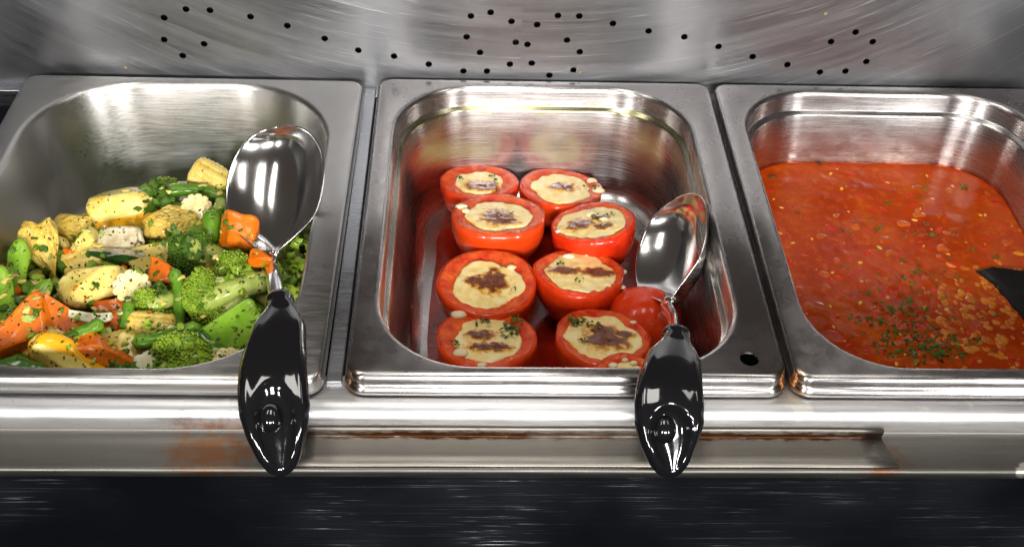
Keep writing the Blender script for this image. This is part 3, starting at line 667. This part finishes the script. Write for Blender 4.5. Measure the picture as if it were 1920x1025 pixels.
mesh('chopped_vegetable_bits', V, F, [M['brocl'], M['broc'], M['carrot'], M['stem'], M['squash']], fm=fm, label='tiny chopped vegetable bits and broccoli crumbs strewn over the pile', cat='vegetable bits', kind='stuff')
def reg1(rs):
    px = rs.uniform(0, 590); return px, rs.uniform(back_limit(px) - 20, 705)
vegset = {o.name for o in VEG} | {'mixed_vegetables'}
V, F, fm = flecks(1150, reg1, (.0005, .0017), 3, allow=lambda o: o.name in vegset or (o.parent and o.parent.name in vegset))
mesh('herb_flecks', V, F, [M['dherb'], M['herb']], fm=fm, smooth=False, label='dried and chopped herb flecks sprinkled over the vegetables', cat='herbs', kind='stuff')

# ------------------------------------------------------------------ stuffed tomatoes
def tomato(px, py, Rp, ztop, label, tilt=(0, 0), seed=1, crust=((0, 0, 1, .45),), fill=.70, herbs=(), sq=1.0, base=-.0992, drips=()):
    pos = at(px, py, ztop); s = (pos - CAM).dot(FWD) / FPX; R = Rp * s; h = ztop - base
    root = empty('tomato_half', (pos.x, pos.y, base), label, 'stuffed tomato', 'stuffed tomato halves in the middle pan')
    tx, ty = math.radians(tilt[0]), math.radians(tilt[1])
    RT = Matrix.Rotation(tx, 3, 'X') @ Matrix.Rotation(ty, 3, 'Y')
    def outl(a): return 1 + .018 * math.sin(3 * a + seed) + .010 * math.sin(5 * a + seed * 2) + .04 * noise.noise(Vector((math.cos(a) * 2, math.sin(a) * 2, seed)))
    def top(v): v = Vector(v) - Vector((0, 0, h)); return RT @ v + Vector((0, 0, h))
    nt = 56; V = []; F = []; prof = []
    for i in range(15):
        u = i / 14; prof.append((R * (.20 + .815 * math.sin(min(1, u * 1.04) * math.pi / 2) ** .80) * (1 - .012 * max(0, u - .8) * 5), h * u ** 1.45, u))
    prof[0] = (R * .12, .0004, 0)
    prof.append((R * .955, h * 1.012, 1)); 
    for r, z, u in prof:
        for k in range(nt):
            a = math.tau * k / nt; q = outl(a) * (1 + .012 * noise.noise(Vector((a * 14, seed, z * 12))) * u + .025 * noise.noise(Vector((math.cos(a) * 3, math.sin(a) * 3, z * 60 + seed))))
            v = Vector((r * q * math.cos(a), r * q * math.sin(a) * sq, z)); w_ = u ** 2
            V.append(v.lerp(top(v), w_))
    for i in range(len(prof) - 1):
        for k in range(nt): F.append((i * nt + k, i * nt + (k + 1) % nt, (i + 1) * nt + (k + 1) % nt, (i + 1) * nt + k))
    F.append(tuple(range(nt))[::-1]); mesh('skin', V, F, M['tskin'], root)
    # flesh ring
    V = []; F = []; rr = ((.957, 1.011), (.945, 1.016), (.86, 1.006), (.80, .998), (.72, .972), (.55, .945), (.02, .95))
    for r, z in rr:
        for k in range(nt):
            a = math.tau * k / nt; g = noise.noise(Vector((math.cos(a) * 5, math.sin(a) * 5, r * 9 + seed)))
            v = Vector((R * r * outl(a) * math.cos(a), R * r * outl(a) * math.sin(a) * sq, h * z + .0013 * g * (r < .95))); V.append(top(v))
    for i in range(len(rr) - 1):
        for k in range(nt): F.append((i * nt + k, i * nt + (k + 1) % nt, (i + 1) * nt + (k + 1) % nt, (i + 1) * nt + k))
    mesh('flesh', V, F, M['tflesh'], root)
    # filling, its own local origin at the top centre so the browning mask follows it
    V = []; F = []; RRN = 22; nf = 96; off = Vector((0, -R * .06, 0))
    def fr(a): return (fill + .03) * (1 + .20 * noise.noise(Vector((math.cos(a) * 1.6, math.sin(a) * 1.6, seed * 3.1))) + .07 * noise.noise(Vector((math.cos(a) * 4.5, math.sin(a) * 4.5, seed * 1.7))))
    def fz(r, a): return h * .980 + .0006 * (1 - r * r) + .0007 * noise.noise(Vector((math.cos(a) * r * 4, math.sin(a) * r * 4, seed))) + .0012 - (.0040 if r > .97 else 0)
    BR = []
    for i in range(RRN + 1):
        r = i / RRN
        for k in range(nf):
            a = math.tau * k / nf; q = max(r, .01) * fr(a) * R; X, Y = q * math.cos(a), q * math.sin(a)
            br = 0
            for cx, cy, cl, cw in crust:
                e = math.hypot((X / R - cx) / (cl * 1.25), (Y / R - cy) / (cw * 1.5 + .03))
                e += .50 * noise.noise(Vector((X * 220, Y * 260, seed * 3.3))) + .30 * noise.noise(Vector((X * 600, Y * 600, seed)))
                br = max(br, min(1, max(0, (1.32 - e) / .62)))
            V.append(top(Vector((X, Y * sq, fz(r, a) + .0007 * br)) + off) - Vector((0, 0, h))); BR.append(br)
    for i in range(RRN):
        for k in range(nf): F.append((i * nf + k, (i + 1) * nf + k, (i + 1) * nf + (k + 1) % nf, i * nf + (k + 1) % nf))
    o = mesh('filling', V, F, M['cheese'], root); o.location = (0, 0, h)
    at_ = o.data.attributes.new('browning', 'FLOAT', 'POINT'); at_.data.foreach_set('value', BR)
    rr_ = random.Random(seed * 13)
    for cx, cy, cl, cw in crust:      # centre and half sizes in units of R
        V = []; F = []; n2 = 26
        for i in range(6):
            r = i / 5
            for k in range(n2):
                a = math.tau * k / n2; q = max(r, .02) * .72 * (1 + .7 * noise.noise(Vector((math.cos(a) * 2.2, math.sin(a) * 2.2, seed + cx * 9))) + .18 * rr_.uniform(-1, 1) * (r > .7))
                X = (cx + cl * q * math.cos(a)) * R; Y = (cy + cw * q * math.sin(a)) * R * sq
                V.append(top(Vector((X, Y, h * .985 + .0018 + .0008 * (1 - r * r) + .0012 * noise.noise(Vector((X * 500, Y * 500, 0))) - (.0016 if r > .9 else 0) - .0012 * ((X / R) ** 2 + (Y / R) ** 2))) + off))
        for i in range(5):
            for k in range(n2): F.append((i * n2 + k, (i + 1) * n2 + k, (i + 1) * n2 + (k + 1) % n2, i * n2 + (k + 1) % n2))
        mesh('browned_crust', V, F, M['brown'], root)
    for hx, hy, hs in herbs:
        V, F = leafy(R * hs, R * hs * .8, .002, 10, seed + int(hx * 50)); V = [top(Vector(v) + Vector((hx * R, hy * R * sq, h * .985 + .0035))) for v in V]
        mesh('herb', V, F, M['herb'], root)
    for dx, dy, ds in drips:
        l = math.hypot(dx, dy); zz = h * 1.02 if l < .97 else h * (1.0 - (l - .97) * 1.6); k = 1 if l < .97 else .985 / l
        V, F = blob((0, 0, 0), R * ds, ICO2, (1, .7, .5)); mesh('cheese_drip', [top(Vector((dx * R * k, dy * R * k, zz)) + v) for v in V], F, M['drip'], root)
    return root
tomato(898, 340, 73, -.066, 'back left stuffed tomato half, its filling partly hidden by a dark oval crust', (-12, 0), 1, ((.12, -.30, .38, .17),), .60, ((-.5, -.02, .22), (.28, .05, .3)))
tomato(1052, 351, 78, -.068, 'back right stuffed tomato half with a small dark crust in a wide cream filling', (-11, 3), 2, ((.02, .0, .26, .13),), .72, ((.66, -.05, .3),), drips=((.78, .42, .14), (.9, -.1, .16)))
tomato(934, 402, 87, -.053, 'stuffed tomato half second from the back in the left row, with a crumbly dark crust', (-12, 0), 3, ((-.02, -.12, .28, .22), (.12, -.28, .26, .10)), .66, ((.3, -.1, .15),), drips=((-.78, .3, .14), (-.7, .1, .1)))
tomato(1112, 416, 79, -.052, 'stuffed tomato half second from the back in the right row, beside the spoon bowl', (-12, -9), 4, ((-.32, -.05, .26, .16), (.18, -.25, .2, .08), (.2, .15, .2, .08)), .80, ((.1, .12, .25), (.45, .12, .2)), drips=((.0, .35, .13), (.25, .0, .12), (-.85, -.3, .07)))
tomato(914, 528, 93, -.056, 'large upright stuffed tomato half with a smooth filling and a brown heart shaped scorch', (0, 0), 5, ((.12, .02, .22, .24), (-.24, .06, .16, .09)), .70, ((.52, -.3, .12), (.3, .42, .12)), drips=((.5, .42, .1),))
tomato(1087, 509, 84, -.055, 'tomato half with two long dark crusts and cheese drops down its right side', (-11, 2), 6, ((-.33, .02, .36, .09), (.36, -.02, .32, .11)), .80, ((-.38, .2, .22), (-.05, -.5, .2)), drips=((.98, .15, .11), (1.02, -.3, .09), (1.2, -.35, .08), (-.9, .5, .12), (-.2, .62, .14), (.25, .75, .09)))
tomato(912, 633, 94, -.056, 'front left stuffed tomato half, green herbs on its right side, cut off by the rim', (-9, 0), 7, ((-.1, .12, .24, .09), (.05, -.28, .34, .09)), .66, ((-.05, .42, .3), (.55, .5, .4), (.5, .1, .4), (-.62, -.3, .2)), drips=((-.55, .75, .18), (-.5, -.55, .16), (-.1, -.93, .1)))
tomato(1130, 630, 90, -.055, 'front right stuffed tomato half with herbs beside its rough dark crust, near the spoon handle', (-9, 2), 8, ((.0, .22, .24, .12), (.05, -.12, .36, .2), (.42, .1, .2, .06)), .76, ((-.45, .42, .5), (-.2, .25, .3), (-.4, -.3, .18)), drips=((.7, .5, .08),))
tomato(1172, 716, 66, -.045, 'stuffed tomato half showing only its back edge at the pan rim beside the spoon handle', (10, -6), 9, ((.0, -.3, .2, .1),), .74, (), drips=((-.3, .55, .14), (.3, .6, .12), (.05, .72, .1)))
# whole-skinned tomato piece behind the handle
pos = at(1206, 598, -.074); V, F = chunk(.054, .050, .046, 2.1, 0, 0, .05, 40, CS12)
o = mesh('tomato_half', V, F, M['tskin'], label='smooth upturned red tomato half between the right row and the spoon neck', cat='tomato'); o.location = pos
# thin red sheet added as the tomatoes' reflection in the pan floor
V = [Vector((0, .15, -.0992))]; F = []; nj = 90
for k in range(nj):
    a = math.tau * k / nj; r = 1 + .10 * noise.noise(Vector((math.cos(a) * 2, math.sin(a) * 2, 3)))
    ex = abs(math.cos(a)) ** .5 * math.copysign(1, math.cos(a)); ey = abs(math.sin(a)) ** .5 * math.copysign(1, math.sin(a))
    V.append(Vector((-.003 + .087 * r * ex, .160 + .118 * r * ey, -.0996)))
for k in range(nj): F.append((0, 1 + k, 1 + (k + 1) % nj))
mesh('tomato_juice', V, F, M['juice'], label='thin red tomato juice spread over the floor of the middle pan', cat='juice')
# small bits on the pan floor
V, F, fm = flecks(46, lambda r: (r.choice([r.uniform(740, 840), r.uniform(1000, 1030), r.uniform(770, 1200)]), r.uniform(430, 680)), (.0008, .0018), 9, allow=lambda o: o.name == pan2.name)
if V: mesh('herb_flecks', V, F, [M['ypep'], M['herb']], fm=fm, smooth=False, label='herb and cheese crumbs lying on the floor of the tomato pan', cat='herbs', kind='stuff')

# ------------------------------------------------------------------ spoons
def spoon(label, tip, neck, collar, end, mids, width, roll, deep, shaft, hw, hs=1.0):
    tip, neck, collar, end = (Vector(v) for v in (tip, neck, collar, end))
    root = empty('serving_spoon', neck, label, 'serving spoon', 'steel serving spoons with black handles')
    ax = (tip - neck); L = ax.length; ax.normalize()
    tc = (CAM - (tip + neck) / 2).normalized(); n_ = (tc - ax * tc.dot(ax)).normalized()
    n_ = Matrix.Rotation(math.radians(roll), 3, ax) @ n_; sd_ = ax.cross(n_) * -1
    NS, NT_ = 30, 24; V = []; F = []
    for i in range(NS + 1):
        u = i / NS; th = u * math.pi
        s_ = (1 - math.cos(th)) / 2
        wd = width / 2 * (math.sin(th) ** .80) * (1 + .20 * (s_ - .5)) if 0 < i < NS else width * .05
        wd *= min(1, s_ / .26) ** .5
        if i == 0: wd = width * .085
        if s_ < .12: wd = max(wd, width * .085)
        if i == NS: wd = width * .035
        dp = deep * (math.sin(th) ** .8 if 0 < i < NS else .0)
        for j in range(NT_ + 1):
            t = -1 + 2 * j / NT_
            V.append(neck + ax * L * s_ + sd_ * wd * t + n_ * (-dp * (1 - abs(t) ** 2.2)) - neck)
    for i in range(NS):
        for j in range(NT_): a = i * (NT_ + 1) + j; F.append((a, a + 1, a + NT_ + 2, a + NT_ + 1))
    o = mesh('bowl', V, F, M['spoon'], root); m = o.modifiers.new('s', 'SOLIDIFY'); m.thickness = .0014; m.offset = -1
    bv = o.modifiers.new('sub', 'SUBSURF'); bv.levels = bv.render_levels = 1
    # shaft
    P = [neck + ax * L * .05 - n_ * deep * .10, neck - ax * .004 - n_ * .001] + [Vector(m_) for m_ in shaft] + [collar + (end - collar).normalized() * .012]
    def cr(P, n):
        out = []; Q = [P[0]] + P + [P[-1]]
        for i in range(1, len(Q) - 2):
            for k in range(n):
                t = k / n; a, b, c, d = Q[i - 1:i + 3]
                out.append(.5 * ((2 * b) + (c - a) * t + (2 * a - 5 * b + 4 * c - d) * t * t + (3 * b - a - 3 * c + d) * t ** 3))
        return out + [Q[-2]]
    path = cr(P, 8); nn = len(path)
    V, F = tube([p - neck for p in path], [(.0074 - .0020 * min(1, i / nn * 2)) for i in range(nn)], 14, squash=.55, up=n_)
    mesh('shaft', V, F, M['spoon'], root)
    # handle
    H = cr([collar] + [Vector(m_) for m_ in mids] + [end], 14); nh = len(H); V = []; F = []; NC = 44
    for i, p in enumerate(H):
        u = i / (nh - 1); tn = (H[min(i + 1, nh - 1)] - H[max(i - 1, 0)]).normalized(); sx = tn.cross(Vector((0, 0, 1))).normalized() * -1; up = tn.cross(sx) * 1
        if up.z < 0: up = -up
        wd = np.interp(u, [0, .015, .05, .11, .17, .22, .32, .45, .58, .70, .80, .90, .965, 1], [.12, .32, .43, .46, .37, .50, .80, .94, 1.0, 1.0, .86, .60, .34, .06]) * hw / 2
        tk = np.interp(u, [0, .015, .05, .11, .17, .24, .45, .7, .9, 1], [.10, .28, .42, .46, .38, .30, .34, .36, .28, .05]) * hw / 2
        for k in range(NC):
            a = math.tau * k / NC; ca, sa = math.cos(a), math.sin(a)
            X = wd * (abs(ca) ** .8) * (1 if ca >= 0 else -1); Z = tk * (abs(sa) ** .9) * (1 if sa >= 0 else -1)
            if sa > 0 and u > .24:                       # raised rim and long hollow on the upper face
                e = abs(X) / (wd + 1e-9); du = min(1, (u - .24) / .12)
                Z += du * tk * (.16 * math.exp(-((e - .80) / .09) ** 2))
            if sa > 0 and .56 < u < .97:
                e = ((u - .775) / .175) ** 2 + (X / (wd * .62)) ** 2
                if e < 1: Z -= tk * 1.0 * (1 - e) ** .45
            V.append(p + sx * X + up * Z - neck)
    for i in range(nh - 1):
        for k in range(NC): F.append((i * NC + k, i * NC + (k + 1) % NC, (i + 1) * NC + (k + 1) % NC, (i + 1) * NC + k))
    F.append(tuple(range(NC))[::-1]); F.append(tuple(range((nh - 1) * NC, nh * NC)))
    h = mesh('handle', V, F, M['plastic'], root, sub=1)
    i = int(nh * .72); p = H[i]; tn = (H[i + 1] - H[i - 1]).normalized(); sx = tn.cross(Vector((0, 0, 1))).normalized() * -1; up = tn.cross(sx)
    if up.z < 0: up = -up
    V, F = blob((0, 0, 0), hw * .17, ico(3), (1, 1, 1), 0)
    V = [p - neck + sx * (v.x - hw * .07) + tn * v.y * 1.2 + up * (v.z * .9 + hw * .02) for v in V]
    mesh('rivet', V, F, M['plastic'], root)
    return root
A = at
spoon('black handled serving spoon with its polished bowl resting on the vegetables',
      A(522, 236, .026), A(506, 482, -.020), A(523, 562, .004), A(529, 893, -.024),
      [A(527, 590, .010), A(512, 690, .014), A(517, 790, .002)], .077, -27, .022, [A(513, 520, -.006)], .0405)
spoon('serving spoon in the tomato pan whose bowl mirrors the red tomatoes',
      A(1262, 374, -.016), A(1250, 568, -.042), A(1266, 628, .0), A(1258, 895, -.024),
      [A(1266, 652, .007), A(1256, 730, .013), A(1255, 810, .000)], .078, -50, .022, [A(1262, 600, -.028)], .0405)

# ------------------------------------------------------------------ soup
import itertools
V = []; F = []; x0, x1, y0, y1 = .2722 - .1255 , .2722 + .124, .0130, .3090; nx, ny = 130, 150; r0 = .052
def inside(x, y, m=0):
    X0, X1, Y0, Y1 = x0 + m, x1 - m, y0 + m, y1 - m
    if not (X0 <= x <= X1 and Y0 <= y <= Y1): return False
    cx = min(max(x, X0 + r0), X1 - r0); cy = min(max(y, Y0 + r0), Y1 - r0)
    return math.hypot(x - cx, y - cy) <= r0 + 1e-6
# polar style rings shrinking from the rim so that the outline stays smooth
R = []
for m in [0, .0008, .002, .004] + [.004 + .0035 * k for k in range(1, 33)]:
    if m > .118: break
    R.append(ring(x0 + m, x1 - m, y0 + m, y1 - m, max(.004, r0 - m * .5), 0, 12, 26))
N = len(R[0]); SC = at(1740, 560, -.065)
for i, q in enumerate(R):
    for x, y, _ in q:
        e = .0009 * math.exp(-i * 1.1)
        q_ = math.exp(-(((x - SC.x) / .055) ** 2 + ((y - SC.y) / .065) ** 2)); e += q_ * (.0011 * noise.noise(Vector((x * 170, y * 170, 7))) + .0006 * noise.noise(Vector((x * 420, y * 420, 9))))
        V.append((x, y, -.065 + e + .00045 * noise.noise(Vector((x * 60, y * 60, 0))) + .00035 * noise.noise(Vector((x * 190, y * 190, 3)))))
for i in range(len(R) - 1):
    for k in range(N): F.append((i * N + k, i * N + (k + 1) % N, (i + 1) * N + (k + 1) % N, (i + 1) * N + k))
F.append(tuple(range((len(R) - 1) * N, len(R) * N)))
mesh('tomato_soup', V, F, M['soup'], label='orange red tomato soup filling the right pan', cat='soup')
rs = random.Random(21)
def bits(name, mat, n, region, size, sq, label, lift=.0, cat='soup garnish', leaf=False):
    parts = []
    for _ in range(n):
        px, py = region(rs); p = at(px, py, -.065)
        if not inside(p.x, p.y, .004): continue
        s = rs.uniform(*size); R_ = Matrix.Rotation(rs.uniform(0, 6.28), 3, 'Z') @ Matrix.Rotation(rs.uniform(-.3, .3), 3, 'X')
        if leaf: V, F = leafy(s * 4.2, s * 3.2, .0016, rs.randint(3, 7), rs.randint(0, 9999)); V = [p + Vector(v) + Vector((0, 0, lift)) for v in V]
        else:
            V, F = blob((0, 0, 0), s, ICO2, sq, .12); V = [p + R_ @ v + Vector((0, 0, lift - s * sq[2] * .60)) for v in V]
        parts.append((V, F))
    V, F, _ = join(parts); return mesh(name, V, F, mat, smooth=not leaf, label=label, cat=cat, kind='stuff')
g2 = lambda cx, cy, sx, sy: (lambda r: (r.gauss(cx, sx), r.gauss(cy, sy)))
uni = lambda r: (r.uniform(1430, 1920), r.uniform(310, 690))
bits('cooked_grain', M['grain'], 170, g2(1840, 600, 60, 55), (.0016, .0046), (1.2, .85, .35), 'cooked grains floating at the front right of the soup')
bits('cooked_grain', M['ypep'], 60, uni, (.0008, .0024), (1.3, .8, .4), 'tiny yellow bits spread through the soup')
bits('red_pepper_bits', M['rpep'], 90, uni, (.001, .0034), (1.5, .7, .35), 'small red pepper bits floating in the soup')
bits('red_pepper_bits', M['rpep'], 60, g2(1740, 560, 90, 70), (.0012, .003), (1.5, .7, .5), 'red pepper bits gathered in the middle of the soup')
bits('diced_vegetables', M['dice'], 80, g2(1740, 520, 130, 110), (.002, .0055), (1.3, .9, .22), 'soft diced vegetables just under the surface of the soup')
bits('parsley_flecks', M['herb'], 60, g2(1690, 625, 55, 36), (.0012, .0030), None, 'chopped parsley clustered at the front of the soup', .0004, leaf=True)
bits('parsley_flecks', M['herb'], 30, g2(1760, 655, 35, 14), (.0012, .0028), None, 'parsley patch at the front right of the soup', .0004, leaf=True)
bits('parsley_flecks', M['herb'], 90, g2(1720, 520, 90, 85), (.0006, .0022), None, 'parsley scattered thinly over the soup', .0003, leaf=True)
# ladle: dark blade edge in the soup at the right
pts = [A(1830, 508, -.0645), A(1862, 500, -.0625), A(1925, 508, -.060), A(1990, 545, -.058), A(2010, 660, -.060), A(1965, 640, -.0625), A(1928, 606, -.0635), A(1893, 566, -.0640), A(1858, 528, -.0645)]
c = sum(pts, Vector()) / len(pts) + Vector((0, 0, .0075))
V = [p for p in pts] + [c + Vector((0, 0, -.008))] + [p + Vector((0, 0, -.003)) for p in pts] + [c + Vector((0, 0, -.012))]
n0 = len(pts); F = []
for k in range(n0):
    j = (k + 1) % n0; F.append((k, j, n0)); F.append((n0 + 1 + j, n0 + 1 + k, 2 * n0 + 1)); F.append((k, n0 + 1 + k, n0 + 1 + j, j))
root = empty('soup_ladle', A(1925, 560, -.065), 'black soup ladle dipping into the right side of the soup', 'ladle')
mesh('ladle_bowl', [v - root.location for v in V], F, M['matte'], root)
V, F = tube([p - root.location for p in (A(1975, 590, -.060), A(2050, 600, -.03), A(2180, 640, .02), A(2300, 720, .03))], [.006, .005, .006, .008], 10); mesh('ladle_handle', V, F, M['plastic'], root, sub=1)
# burnt specks on the soup line
for px, py, sz, lb in ((1538, 308, .0016, 'black burnt speck floating at the back edge of the soup'), (1449, 331, .0026, 'dark curled herb strip at the back left corner of the soup')):
    V, F = blob((0, 0, 0), sz, ICO2, (1.6, .5, .4), .2); o = mesh('burnt_speck', V, F, M['dherb'], label=lb, cat='burnt speck'); o.location = at(px, py, -.0642)
# crumbs stuck to the wall
for px, py, lb in ((236, 127, 'tan crumb on the wall above the vegetable pan'), (1087, 135, 'tan crumb on the wall at the tip of the hole pattern'), (1548, 26, 'tan crumb high on the wall above the soup pan')):
    V, F = blob((0, 0, 0), .0016, ICO2, (1, .4, .8), .25); o = mesh('food_crumb', V, F, M['crumb'], label=lb, cat='crumb'); o.location = wall_at(px, py, .3325)
